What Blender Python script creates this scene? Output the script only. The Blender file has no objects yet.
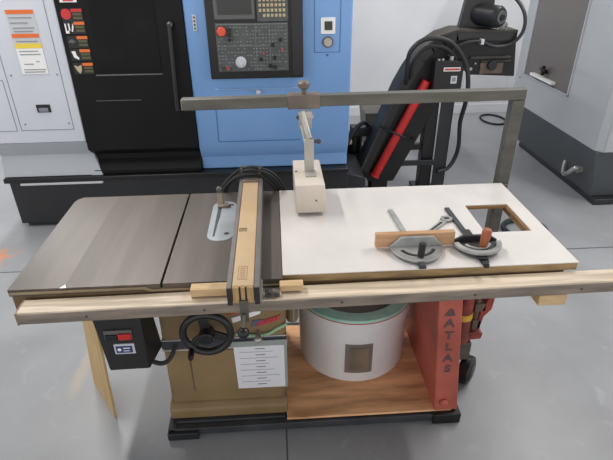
import bpy, bmesh, math, random
from mathutils import Vector, Matrix
random.seed(7)
S = bpy.context.scene
COL = S.collection
PI = math.pi

# ------------------------------------------------------------------ camera
FPX, PITCH, YAW, ROLL = 502.85, 0.5123, 0.05997, -0.00914
CAM = Vector((-0.0688, -1.4195, 1.8500))
f0 = Vector((math.sin(YAW), math.cos(YAW), 0)); r0 = Vector((math.cos(YAW), -math.sin(YAW), 0)); u0 = Vector((0, 0, 1))
fw = f0*math.cos(PITCH) - u0*math.sin(PITCH); up = u0*math.cos(PITCH) + f0*math.sin(PITCH)
rr = r0*math.cos(ROLL) + up*math.sin(ROLL); uu = up*math.cos(ROLL) - r0*math.sin(ROLL)
cd = bpy.data.cameras.new('camera'); cam = bpy.data.objects.new('camera', cd); COL.objects.link(cam)
m = Matrix((rr, uu, -fw)).transposed().to_4x4(); m.translation = CAM
cam.matrix_world = m
cd.sensor_fit = 'HORIZONTAL'; cd.sensor_width = 36.0; cd.lens = FPX*36.0/613.0
cd.clip_start = 0.05
S.camera = cam

# ------------------------------------------------------------------ world, lamps, exposure
S.view_settings.view_transform = 'Standard'
try: S.view_settings.look = 'None'
except Exception: pass
S.view_settings.gamma = 1.0
S.view_settings.use_curve_mapping = False
S.view_settings.exposure = 0.0
W = bpy.data.worlds.new('world'); S.world = W; W.use_nodes = True
# a bright hall: light comes mostly from the walls and windows all round, less from straight above
wn = W.node_tree.nodes; wl_ = W.node_tree.links
wtc = wn.new('ShaderNodeTexCoord'); wsp = wn.new('ShaderNodeSeparateXYZ'); wrp = wn.new('ShaderNodeValToRGB')
wl_.new(wtc.outputs['Generated'], wsp.inputs[0]); wl_.new(wsp.outputs[2], wrp.inputs['Fac'])
we = wrp.color_ramp.elements
we[0].position = 0.0; we[0].color = (0.97, 0.97, 0.98, 1)
we[1].position = 0.62; we[1].color = (0.10, 0.10, 0.10, 1)
e_ = we.new(0.30); e_.color = (0.92, 0.92, 0.93, 1)
wl_.new(wrp.outputs['Color'], wn['Background'].inputs[0])
wn['Background'].inputs[1].default_value = 1.45

def area(name, loc, sx, sy, power, col=(1, 0.98, 0.95)):
    l = bpy.data.lights.new(name, 'AREA'); l.shape = 'RECTANGLE'; l.size = sx; l.size_y = sy
    l.energy = power; l.color = col
    o = bpy.data.objects.new(name, l); COL.objects.link(o); o.location = loc
    return o
area('ceiling_strip_light', (-2.0, 2.4, 4.5), 0.14, 4.4, 192)
area('ceiling_strip_light', (3.40, 1.7, 4.5), 0.14, 4.2, 190)
# added area lamp high at the back, for glare on the iron wing
for wx, ww, wp in ((-3.1, 0.8, 20),):
    w_ = area('wing_glare_light', (wx, 4.65, 3.25), ww, 0.7, wp, (0.97, 0.99, 1.0)); w_.rotation_euler = (math.radians(-68), 0, 0)

# ------------------------------------------------------------------ materials
def lin(c):
    o = []
    for v in c:
        v = v/255.0
        o.append(v/12.92 if v <= 0.04045 else ((v+0.055)/1.055)**2.4)
    return (o[0], o[1], o[2], 1)

def mat(name, col, rough=0.5, metal=0.0, col2=None, scale=8.0, stretch=(1, 1, 1), bump=0.0, contrast=(0.35, 0.65), detail=5.0, spec=None):
    mt = bpy.data.materials.new(name); mt.use_nodes = True
    nt = mt.node_tree; b = nt.nodes['Principled BSDF']
    b.inputs['Roughness'].default_value = rough; b.inputs['Metallic'].default_value = metal
    if spec is not None: b.inputs['Specular IOR Level'].default_value = spec
    b.inputs['Base Color'].default_value = lin(col)
    if col2 or bump:
        tc = nt.nodes.new('ShaderNodeTexCoord'); mp = nt.nodes.new('ShaderNodeMapping')
        mp.inputs['Scale'].default_value = stretch
        nz = nt.nodes.new('ShaderNodeTexNoise'); nz.inputs['Scale'].default_value = scale; nz.inputs['Detail'].default_value = detail
        nt.links.new(tc.outputs['Object'], mp.inputs['Vector']); nt.links.new(mp.outputs['Vector'], nz.inputs['Vector'])
        if col2:
            rp = nt.nodes.new('ShaderNodeValToRGB')
            rp.color_ramp.elements[0].position = contrast[0]; rp.color_ramp.elements[1].position = contrast[1]
            rp.color_ramp.elements[0].color = lin(col); rp.color_ramp.elements[1].color = lin(col2)
            nt.links.new(nz.outputs['Fac'], rp.inputs['Fac']); nt.links.new(rp.outputs['Color'], b.inputs['Base Color'])
        if bump:
            bp = nt.nodes.new('ShaderNodeBump'); bp.inputs['Strength'].default_value = bump; bp.inputs['Distance'].default_value = 0.004
            nt.links.new(nz.outputs['Fac'], bp.inputs['Height']); nt.links.new(bp.outputs['Normal'], b.inputs['Normal'])
    return mt

M = {}
M['wall'] = mat('painted_wall', (226, 227, 229), 0.85, col2=(216, 217, 220), scale=1.5)
M['iron'] = mat('cast_iron_table', (80, 73, 66), 0.40, 0.2, (98, 88, 80), 2.2, (7, 0.5, 1), contrast=(0.3, 0.7))
M['ironwing'] = mat('cast_iron_wing', (88, 80, 73), 0.36, 0.2, (100, 91, 83), 2.2, (5, 0.6, 1))
M['ironedge'] = mat('cast_iron_edge', (150, 135, 108), 0.5, 0.2, (128, 110, 84), 9)
M['brownsteel'] = mat('brown_angle_iron', (128, 100, 72), 0.6, 0.1, (104, 84, 62), 6)
M['melamine'] = mat('white_melamine', (217, 212, 208), 0.25, 0, (204, 199, 196), 5, (1, 1, 1), contrast=(0.40, 0.8))
M['mdf'] = mat('board_core', (166, 140, 98), 0.7, 0, (132, 112, 78), 12, (1, 4, 4))
M['ply'] = mat('plywood_core', (172, 128, 84), 0.7, 0, (128, 92, 62), 40, (0.2, 0.2, 6))
M['railtop'] = mat('worn_rail_top', (226, 208, 186), 0.5, 0, (172, 156, 134), 5, (0.5, 9, 9), contrast=(0.35, 0.62))
M['railface'] = mat('rail_steel', (152, 138, 125), 0.5, 0.25, (117, 107, 97), 7, (0.8, 3, 5))
M['gold'] = mat('gold_machine_paint', (142, 119, 83), 0.45, 0, (129, 106, 73), 4)
M['golddark'] = mat('gold_tilt_plate', (123, 105, 73), 0.5, 0, (110, 93, 65), 5)
M['stripe'] = mat('charcoal_stripe', (62, 64, 72), 0.5)
M['pin'] = mat('pinstripe', (196, 194, 190), 0.5)
M['black'] = mat('black_plastic', (16, 16, 17), 0.42)
M['blackrub'] = mat('black_rubber', (34, 34, 36), 0.55)
M['blackpaint'] = mat('black_enamel', (28, 28, 30), 0.4, 0, (33, 33, 34), 4)
M['basedark'] = mat('dark_grey_base', (34, 36, 39), 0.45, 0, (41, 42, 45), 3)
M['darksteel'] = mat('dark_steel_frame', (56, 58, 62), 0.5, 0.2, (72, 74, 78), 9)
M['steel'] = mat('bright_steel', (186, 184, 180), 0.35, 0.6, (150, 148, 146), 12)
M['greysteel'] = mat('dull_grey_steel', (101, 98, 91), 0.45, 0.3, (85, 82, 75), 7, (0.6, 3, 3))
M['linksteel'] = mat('pale_link_steel', (182, 179, 171), 0.35, 0.25, (164, 160, 152), 9)
M['splitter'] = mat('splitter_steel', (150, 136, 120), 0.45, 0.2, (112, 98, 84), 10)
M['guard'] = mat('guard_sheet', (221, 209, 196), 0.38, 0.1, (204, 192, 179), 6)
M['throat'] = mat('throat_plate_paint', (166, 172, 176), 0.42, 0.2, (150, 156, 160), 10)
M['castgauge'] = mat('gauge_casting', (173, 173, 171), 0.42, 0.15, (139, 139, 137), 14)
M['gaugedark'] = mat('gauge_dark_casting', (52, 52, 54), 0.45, 0.3)
M['cream'] = mat('cream_fence_paint', (194, 167, 131), 0.5, 0, (183, 155, 118), 6)
M['laminate'] = mat('grey_laminate', (120, 114, 108), 0.4, 0, (104, 98, 94), 8)
M['endblack'] = mat('dark_end', (40, 34, 32), 0.7)
M['fenceend'] = mat('birch_ply_end', (190, 156, 104), 0.7, 0, (150, 118, 78), 60, (6, 0.2, 0.2))
M['woodboard'] = mat('tan_board', (206, 176, 134), 0.65, 0, (190, 158, 116), 9, (1, 8, 8))
M['mgboard'] = mat('varnished_board', (196, 154, 116), 0.5, 0, (178, 134, 96), 8, (1, 8, 8))
M['panelwood'] = mat('plywood_sheet', (200, 170, 118), 0.65, 0, (180, 150, 102), 5, (6, 6, 1))
M['grip'] = mat('red_brown_grip', (168, 96, 64), 0.5, 0, (140, 76, 50), 20, (8, 8, 1))
M['plybase'] = mat('plywood_deck', (255, 200, 148), 0.55, 0, (193, 139, 98), 4.5, (0.8, 5, 5), contrast=(0.35, 0.7))
M['redleg'] = mat('red_cast_paint', (186, 96, 80), 0.5, 0, (160, 78, 64), 5, bump=0.15)
M['red'] = mat('red_plastic', (214, 44, 40), 0.4, 0, (190, 34, 32), 5)
M['redpaint'] = mat('red_jack_paint', (158, 64, 50), 0.5, 0, (100, 46, 40), 16)
M['yellow'] = mat('yellow_band', (206, 166, 60), 0.5)
M['drum'] = mat('white_drum_plastic', (224, 220, 220), 0.45, 0, (210, 206, 206), 4)
M['green'] = mat('green_rim_tape', (168, 206, 190), 0.55, 0, (134, 176, 158), 7, contrast=(0.4, 0.6))
M['drumin'] = mat('drum_inside', (58, 46, 42), 0.7)
M['drumlabel'] = mat('drum_window', (128, 118, 110), 0.35, 0, (108, 98, 92), 8)
M['drumlabel2'] = mat('drum_window_pane', (98, 88, 82), 0.3, 0, (140, 118, 96), 5)
M['redtrim'] = mat('red_trim', (178, 66, 52), 0.5)
M['blue'] = mat('blue_machine_paint', (127, 168, 220), 0.38, 0, (120, 162, 214), 2)
M['bluedark'] = mat('blue_seam', (64, 100, 150), 0.5)
M['white'] = mat('white_machine_paint', (208, 211, 218), 0.4, 0, (203, 206, 214), 2)
M['seam'] = mat('grey_seam', (128, 132, 140), 0.6)
M['greypaint'] = mat('grey_machine_paint', (172, 176, 182), 0.42)
M['doorblack'] = mat('lathe_door_black', (23, 23, 24), 0.45, 0, (26, 26, 27), 3, spec=0.15)
M['glass'] = mat('dark_door_window', (14, 14, 15), 0.15, 0, (30, 26, 23), 3.0, contrast=(0.55, 0.8), spec=0.12)
M['conv'] = mat('conveyor_black', (33, 33, 34), 0.42, 0, (41, 41, 43), 5, spec=0.25)
M['convtop'] = mat('conveyor_cover', (78, 74, 69), 0.6, 0.0, (58, 55, 52), 6, spec=0.3)
M['rust'] = mat('oily_brown', (112, 92, 76), 0.5, 0, (84, 70, 60), 10)
M['bluelight'] = mat('pale_blue_edge', (150, 178, 210), 0.45)
M['paper'] = mat('white_paper', (221, 221, 225), 0.6)
M['ink'] = mat('printed_ink', (120, 122, 130), 0.7)
M['sleeve'] = mat('clear_sleeve_edge', (150, 156, 150), 0.25)
M['greentrim'] = mat('pale_green_slot_trim', (150, 186, 150), 0.5)
M['orange'] = mat('orange_label', (226, 110, 44), 0.5)
M['labelyellow'] = mat('yellow_label', (236, 206, 70), 0.5)
M['labelwhite'] = mat('white_label', (236, 236, 234), 0.5)
M['labelgrey'] = mat('grey_label', (196, 198, 202), 0.5)
M['olive'] = mat('olive_print', (92, 86, 56), 0.6)
M['labelblue'] = mat('navy_label', (46, 60, 110), 0.5)
M['lcd'] = mat('screen_dark', (34, 34, 32), 0.2)
M['bezel'] = mat('screen_bezel', (92, 92, 90), 0.5)
M['keys'] = mat('tan_keys', (186, 172, 136), 0.5)
M['panelgrey'] = mat('control_panel_grey', (74, 76, 76), 0.5, 0, (84, 86, 86), 20)
M['dot'] = mat('pale_legend', (136, 140, 142), 0.5)
M['estop'] = mat('emergency_red', (220, 78, 50), 0.4)
M['dkgreen'] = mat('dark_green_square', (36, 62, 46), 0.4, 0, (66, 44, 36), 60)
M['gauge'] = mat('gauge_face', (176, 170, 160), 0.4)
M['rmgrey'] = mat('light_grey_machine', (176, 179, 183), 0.45, 0, (171, 175, 178), 2)
M['rmdoor'] = mat('taupe_door_panel', (109, 104, 101), 0.42, 0, (104, 100, 97), 2)
M['rmbase'] = mat('machine_plinth_grey', (75, 79, 83), 0.5)
M['letter'] = mat('dark_letter_paint', (92, 70, 68), 0.6)
M['logored'] = mat('red_logo', (190, 60, 70), 0.5)
M['logoblue'] = mat('slate_logo', (92, 92, 112), 0.5)
M['beige'] = mat('beige_plastic', (216, 190, 160), 0.6)

# floor: polished concrete with control joints, pale blotches and an orange spill
def floor_mat():
    mt = bpy.data.materials.new('polished_concrete'); mt.use_nodes = True
    nt = mt.node_tree; N = nt.nodes; L = nt.links; b = N['Principled BSDF']
    tc = N.new('ShaderNodeTexCoord')
    def noise(scale, detail=5, dist=0.0):
        n = N.new('ShaderNodeTexNoise'); n.inputs['Scale'].default_value = scale; n.inputs['Detail'].default_value = detail
        n.inputs['Distortion'].default_value = dist; L.new(tc.outputs['Object'], n.inputs['Vector']); return n
    def ramp(src, p0, p1, c0, c1):
        r = N.new('ShaderNodeValToRGB'); r.color_ramp.elements[0].position = p0; r.color_ramp.elements[1].position = p1
        r.color_ramp.elements[0].color = c0; r.color_ramp.elements[1].color = c1; L.new(src, r.inputs['Fac']); return r
    def math_(op, a, b_=None, c=None):
        n = N.new('ShaderNodeMath'); n.operation = op
        for i, v in enumerate((a, b_, c)):
            if v is None: continue
            if isinstance(v, (int, float)): n.inputs[i].default_value = v
            else: L.new(v, n.inputs[i])
        return n.outputs[0]
    def mix(fac, a, b_):
        n = N.new('ShaderNodeMix'); n.data_type = 'RGBA'
        L.new(fac, n.inputs['Factor'])
        for k, v in ((6, a), (7, b_)):
            if isinstance(v, tuple): n.inputs[k].default_value = v
            else: L.new(v, n.inputs[k])
        return n.outputs[2]
    n1 = noise(1.7, 6, 0.4)
    base = ramp(n1.outputs['Fac'], 0.3, 0.72, lin((142, 144, 147)), lin((162, 164, 168))).outputs['Color']
    n2 = noise(9, 6, 0.8)
    base = mix(ramp(n2.outputs['Fac'], 0.62, 0.8, (0, 0, 0, 1), (0.5, 0.5, 0.5, 1)).outputs['Color'], base, lin((174, 176, 178)))
    sp = N.new('ShaderNodeSeparateXYZ'); L.new(tc.outputs['Object'], sp.inputs[0])
    x, y = sp.outputs[0], sp.outputs[1]
    def joint(c, at, w):
        return math_('LESS_THAN', math_('ABSOLUTE', math_('SUBTRACT', c, at)), w)
    j = math_('MAXIMUM', joint(x, -0.075, 0.0035), joint(y, 1.452, 0.006))
    base = mix(j, base, lin((78, 80, 84)))
    # spill
    def spill(cx, cy, rx, ry, lo, hi, ns):
        d = math_('SQRT', math_('ADD', math_('POWER', math_('DIVIDE', math_('SUBTRACT', x, cx), rx), 2.0), math_('POWER', math_('DIVIDE', math_('SUBTRACT', y, cy), ry), 2.0)))
        nn = noise(ns, 4, 1.0)
        v = math_('ADD', d, math_('MULTIPLY', math_('SUBTRACT', nn.outputs['Fac'], 0.5), 2.6))
        mr = N.new('ShaderNodeMapRange'); L.new(v, mr.inputs[0]); mr.inputs[1].default_value = hi; mr.inputs[2].default_value = lo
        mr.inputs[3].default_value = 0; mr.inputs[4].default_value = 0.8
        return mr.outputs[0]
    base = mix(spill(-2.03, 1.64, 0.13, 0.14, 0.5, 1.05, 9), base, lin((216, 140, 92)))
    sc = N.new('ShaderNodeMath'); sc.operation = 'MULTIPLY'; sc.inputs[1].default_value = 0.45
    L.new(spill(-1.09, 0.56, 0.035, 0.22, 0.3, 1.1, 5), sc.inputs[0])
    base = mix(sc.outputs[0], base, lin((206, 184, 150)))
    L.new(base, b.inputs['Base Color'])
    b.inputs['Roughness'].default_value = 0.38
    return mt
M['floor'] = floor_mat()

# ------------------------------------------------------------------ mesh helpers
class MB:
    def __init__(s): s.bm = bmesh.new()
    def box(s, x0, x1, y0, y1, z0, z1, rot=None, pivot=None):
        vs = [s.bm.verts.new((x, y, z)) for x in (x0, x1) for y in (y0, y1) for z in (z0, z1)]
        for q in ((0, 1, 3, 2), (4, 6, 7, 5), (0, 4, 5, 1), (2, 3, 7, 6), (0, 2, 6, 4), (1, 5, 7, 3)):
            s.bm.faces.new([vs[i] for i in q])
        if rot is not None:
            p = Vector(pivot) if pivot is not None else Vector(((x0+x1)/2, (y0+y1)/2, (z0+z1)/2))
            for v in vs: v.co = p + rot @ (v.co - p)
        return s
    def prism(s, pts, axis, lo, hi):
        def P(a, b, t):
            return (t, a, b) if axis == 'x' else ((a, t, b) if axis == 'y' else (a, b, t))
        A = [s.bm.verts.new(P(a, b, lo)) for a, b in pts]; B = [s.bm.verts.new(P(a, b, hi)) for a, b in pts]
        n = len(pts)
        s.bm.faces.new(A[::-1]); s.bm.faces.new(B)
        for i in range(n): s.bm.faces.new((A[i], A[(i+1) % n], B[(i+1) % n], B[i]))
        return s
    def hexa(s, bot, top):
        A = [s.bm.verts.new(p) for p in bot]; B = [s.bm.verts.new(p) for p in top]; n = len(A)
        s.bm.faces.new(A[::-1]); s.bm.faces.new(B)
        for i in range(n): s.bm.faces.new((A[i], A[(i+1) % n], B[(i+1) % n], B[i]))
        return s
    def cyl(s, p0, p1, r0, r1=None, n=24):
        r1 = r0 if r1 is None else r1
        return s.tube([p0, p1], [r0, r1], n)
    def tube(s, pts, r, n=12, closed=False):
        pts = [Vector(p) for p in pts]; k = len(pts)
        rs = r if isinstance(r, (list, tuple)) else [r]*k
        rings = []; prev = None
        for i, p in enumerate(pts):
            if closed: t = pts[(i+1) % k] - pts[i-1]
            else: t = pts[min(i+1, k-1)] - pts[max(i-1, 0)]
            t.normalize()
            if prev is None:
                a = t.orthogonal().normalized()
            else:
                a = (prev - t*prev.dot(t)).normalized()
            prev = a; b = t.cross(a)
            rings.append([s.bm.verts.new(p + (a*math.cos(2*PI*j/n) + b*math.sin(2*PI*j/n))*rs[i]) for j in range(n)])
        for i in range(k if closed else k-1):
            A, B = rings[i], rings[(i+1) % k]
            for j in range(n): s.bm.faces.new((A[j], A[(j+1) % n], B[(j+1) % n], B[j]))
        if not closed:
            s.bm.faces.new(rings[0][::-1]); s.bm.faces.new(rings[-1])
        return s
    def lathe(s, prof, c, n=48, close=True):
        c = Vector(c); rings = []
        for r, z in prof:
            rings.append([s.bm.verts.new(c + Vector((r*math.cos(2*PI*j/n), r*math.sin(2*PI*j/n), z))) for j in range(n)])
        for i in range(len(prof)-1):
            for j in range(n): s.bm.faces.new((rings[i][j], rings[i][(j+1) % n], rings[i+1][(j+1) % n], rings[i+1][j]))
        if close:
            s.bm.faces.new(rings[0][::-1]); s.bm.faces.new(rings[-1])
        return s
    def ball(s, c, r, sx=1, sy=1, sz=1):
        bmesh.ops.create_uvsphere(s.bm, u_segments=20, v_segments=12, radius=r, matrix=Matrix.Translation(Vector(c)) @ Matrix.Diagonal((sx, sy, sz, 1)))
        return s
    def xf(s, mtx):
        bmesh.ops.transform(s.bm, matrix=mtx, verts=s.bm.verts[:]); return s

def finish(o, bevel):
    me = o.data
    for p in me.polygons: p.use_smooth = True
    try: me.set_sharp_from_angle(angle=math.radians(32))
    except Exception: pass
    if bevel:
        b = o.modifiers.new('bevel', 'BEVEL'); b.width = bevel; b.segments = 2; b.limit_method = 'ANGLE'; b.angle_limit = math.radians(40)

def origin(par):
    v = Vector((0, 0, 0))
    while par is not None:
        v = v + par.location; par = par.parent
    return v

def build(name, mb, mt, parent=None, bevel=0.0, local=False, label=None):
    """links the builder's shapes as ONE mesh object; coordinates are the room's unless local"""
    me = bpy.data.meshes.new(name)
    bmesh.ops.recalc_face_normals(mb.bm, faces=mb.bm.faces[:])
    if parent is not None and not local:
        bmesh.ops.translate(mb.bm, verts=mb.bm.verts[:], vec=-origin(parent))
    mb.bm.to_mesh(me); mb.bm.free()
    me.materials.append(M[mt])
    o = bpy.data.objects.new(name, me); COL.objects.link(o)
    finish(o, bevel)
    if parent is not None: o.parent = parent
    if label: o['label'] = label
    return o

def thing(name, label, cat, loc=(0, 0, 0), group=None, rotz=0.0):
    o = bpy.data.objects.new(name, None); COL.objects.link(o); o.location = loc; o.rotation_euler = (0, 0, rotz)
    o.empty_display_size = 0.1
    o['label'] = label; o['category'] = cat
    if group: o['group'] = group
    return o
def tag(o, label, cat, group=None):
    o['label'] = label; o['category'] = cat
    if group: o['group'] = group
    return o
def single(name, mb, mt, label, cat, loc, bevel=0.0, group=None):
    """a thing that is one mesh, with its origin at loc"""
    bmesh.ops.translate(mb.bm, verts=mb.bm.verts[:], vec=-Vector(loc))
    o = build(name, mb, mt, None, bevel); o.location = loc
    return tag(o, label, cat, group)

def spline(pts, n=10):
    P = [Vector(p) for p in pts]; out = []
    Q = [P[0]*2 - P[1]] + P + [P[-1]*2 - P[-2]]
    for i in range(1, len(Q)-2):
        for k in range(n):
            t = k/n; a, b, c, d = Q[i-1], Q[i], Q[i+1], Q[i+2]
            out.append(0.5*((2*b) + (c-a)*t + (2*a-5*b+4*c-d)*t*t + (3*b-a-3*c+d)*t**3))
    out.append(P[-1]); return out

def roundrect(x0, x1, y0, y1, r, n=6):
    pts = []
    for cx, cy, a0 in ((x1-r, y1-r, 0), (x0+r, y1-r, 90), (x0+r, y0+r, 180), (x1-r, y0+r, 270)):
        for k in range(n+1):
            a = math.radians(a0 + 90*k/n); pts.append((cx + r*math.cos(a), cy + r*math.sin(a)))
    return pts

def text(name, s, size, mtx, mt, parent, extrude=0.001):
    cu = bpy.data.curves.new(name, 'FONT'); cu.body = s; cu.size = size; cu.extrude = extrude; cu.offset = 0.0022; cu.align_x = 'CENTER'; cu.align_y = 'CENTER'
    t = bpy.data.objects.new(name + '_curve', cu); COL.objects.link(t)
    dg = bpy.context.evaluated_depsgraph_get()
    me = bpy.data.meshes.new_from_object(t.evaluated_get(dg))
    bpy.data.objects.remove(t, do_unlink=True); bpy.data.curves.remove(cu)
    me.name = name
    me.transform(mtx)
    me.transform(Matrix.Translation(-origin(parent)))
    me.materials.clear(); me.materials.append(M[mt])
    o = bpy.data.objects.new(name, me); COL.objects.link(o); o.parent = parent
    return o
FRONT = Matrix.Rotation(PI/2, 4, 'X')          # text facing the viewer's side (-Y)

# ------------------------------------------------------------------ the setting
o = build('floor', MB().box(-6, 7, -3, 4.74, -0.1, 0), 'floor'); o['kind'] = 'structure'
o = build('wall_back', MB().box(-6, 7, 4.74, 4.9, 0, 5.0), 'wall'); o['kind'] = 'structure'
o = build('trim_1', MB().box(-6, 7, 4.728, 4.74, 0.0, 0.11).box(2.80, 2.812, 4.733, 4.74, 0.11, 0.62), 'wall', bevel=0.003); o['kind'] = 'structure'

# ------------------------------------------------------------------ CNC lathe
LY = 2.08
lathe = thing('lathe_machine', 'large blue, white and black enclosed metal lathe standing behind the table saw', 'machine', (-0.8, 2.8, 0))
b = MB().box(-2.03, 0.46, LY, 3.5, 0.03, 0.365).box(-2.0, -1.1, LY+0.03, 2.5, 0, 0.03).box(-0.2, 0.4, LY+0.03, 2.5, 0, 0.03)
build('base', b, 'basedark', lathe, 0.006)
build('tank_bed', MB().prism([(0.46, 0), (0.60, 0), (0.60, 0.30), (0.56, 0.32), (0.46, 0.345)], 'y', LY+0.02, 2.58), 'basedark', lathe, 0.005)
build('ledge', MB().box(-2.05, 0.46, LY-0.03, LY+0.3, 0.372, 0.408), 'black', lathe, 0.006)
build('ledge_strip', MB().box(-1.935, -1.35, LY-0.036, LY+0.0, 0.356, 0.371), 'labelgrey', lathe, 0.002, label='thin pale metal strip under the ledge')
# white left housing: upright front, tucked band, kicked out skirt
prof = [(LY, 1.68), (LY, 0.75), (LY+0.07, 0.545), (LY, 0.41), (LY+1.4, 0.41), (LY+1.4, 1.68)]
build('side_housing', MB().prism([(LY, 1.68), (LY, 0.664), (LY+1.4, 0.664), (LY+1.4, 1.68)], 'x', -2.06, -1.412), 'white', lathe, 0.006)
build('skirt', MB().prism([(LY+0.002, 0.662), (LY+0.045, 0.560), (LY+0.0, 0.41), (LY+1.38, 0.41), (LY+1.38, 0.662)], 'x', -2.05, -1.415), 'greypaint', lathe, 0.004)
sm = MB()
sm.box(-1.832, -1.828, LY-0.002, LY+0.005, 0.755, 1.66).box(-1.478, -1.474, LY-0.002, LY+0.005, 0.755, 1.66).box(-1.83, -1.476, LY-0.002, LY+0.005, 0.755, 0.759)
sm.box(-2.055, -1.86, LY-0.002, LY+0.005, 0.752, 0.756).box(-1.862, -1.858, LY-0.002, LY+0.005, 0.752, 1.10).box(-2.055, -1.86, LY-0.002, LY+0.005, 1.098, 1.102)
build('panel_seam', sm, 'seam', lathe)
for z in (1.13, 0.80):
    for x in (-1.795, -1.50): build('screw', MB().cyl((x, LY-0.004, z), (x, LY+0.004, z), 0.006, n=10), 'seam', lathe)
lt = build('latch', MB().box(-1.69, -1.598, LY-0.006, LY+0.004, 0.880, 0.934), 'black', lathe, 0.003)
build('latch_pull', MB().box(-1.675, -1.613, LY-0.010, LY-0.005, 0.886, 0.912), 'seam', lt, 0.002)
build('handle_slot', MB().box(-2.04, -1.965, LY-0.004, LY+0.004, 0.80, 0.90), 'labelblue', lathe, 0.002)
sk_ = MB().hexa([(-1.43, LY-0.003, 0.41), (-1.348, LY-0.003, 0.41), (-1.348, LY+0.1, 0.41), (-1.43, LY+0.1, 0.41)], [(-1.43, LY+0.043, 0.558), (-1.396, LY+0.043, 0.558), (-1.396, LY+0.1, 0.558), (-1.43, LY+0.1, 0.558)])
sk_.hexa([(-1.43, LY+0.043, 0.558), (-1.396, LY+0.043, 0.558), (-1.396, LY+0.1, 0.558), (-1.43, LY+0.1, 0.558)], [(-1.43, LY-0.002, 0.655), (-1.409, LY-0.002, 0.655), (-1.409, LY+0.1, 0.655), (-1.43, LY+0.1, 0.655)])
build('skirt_corner', sk_, 'greypaint', lathe)
# big instruction label
lb = build('instruction_label', MB().box(-1.722, -1.55, LY-0.003, LY+0.002, 1.135, 1.528), 'labelgrey', lathe)
for z in (1.502, 1.362): build('orange_stripe', MB().box(-1.720, -1.552, LY-0.005, LY-0.003, z, z+0.024), 'orange', lb)
build('yellow_stripe', MB().box(-1.717, -1.550, LY-0.005, LY-0.003, 1.298, 1.328), 'labelyellow', lb)
build('white_sheet', MB().box(-1.717, -1.551, LY-0.0045, LY-0.003, 1.137, 1.297), 'labelwhite', lb)
ln = MB()
for k, (a, c, z) in enumerate([(-1.71, -1.57, 1.48), (-1.71, -1.60, 1.45), (-1.70, -1.57, 1.42), (-1.70, -1.58, 1.40), (-1.70, -1.57, 1.34), (-1.70, -1.58, 1.28), (-1.70, -1.57, 1.26), (-1.69, -1.63, 1.20), (-1.61, -1.59, 1.215), (-1.70, -1.56, 1.165), (-1.70, -1.57, 1.15)]):
    ln.box(a, c, LY-0.006, LY-0.0045, z-0.003, z+0.003)
build('print', ln, 'dot', lb)
# black sliding door
dr = build('door', MB().box(-1.41, -0.632, LY-0.012, LY+0.25, 0.60, 1.68).prism([(LY-0.005, 0.598), (LY+0.06, 0.55), (LY+0.06, 0.51), (LY+0.005, 0.44), (LY+0.005, 0.41), (LY+0.3, 0.41), (LY+0.3, 0.598)], 'x', -1.408, -0.632), 'doorblack', lathe, 0.006)
build('door_back', MB().box(-1.41, -0.632, LY+0.25, 3.4, 0.41, 1.68), 'black', lathe)
build('window_glass', MB().prism([(-1.19, 1.68), (-1.235, 1.135), (-0.815, 1.13), (-0.80, 1.68)], 'y', LY-0.016, LY-0.010), 'glass', dr)
build('window_edge', MB().box(-1.245, -0.81, LY-0.020, LY-0.011, 1.117, 1.126), 'bezel', dr, 0.002)
build('door_crease', MB().box(-1.28, -0.98, LY-0.015, LY-0.011, 0.950, 0.955), 'panelgrey', dr)
hb = MB().tube(spline([(-0.715, LY-0.01, 1.435), (-0.714, LY-0.055, 1.43), (-0.718, LY-0.06, 1.39), (-0.735, LY-0.06, 0.93), (-0.735, LY-0.055, 0.90), (-0.735, LY-0.01, 0.895)], 6), 0.014)
build('door_handle', hb, 'blackpaint', dr)
build('handle_cap', MB().ball((-0.7145, LY-0.055, 1.432), 0.018), 'bezel', dr)
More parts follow.
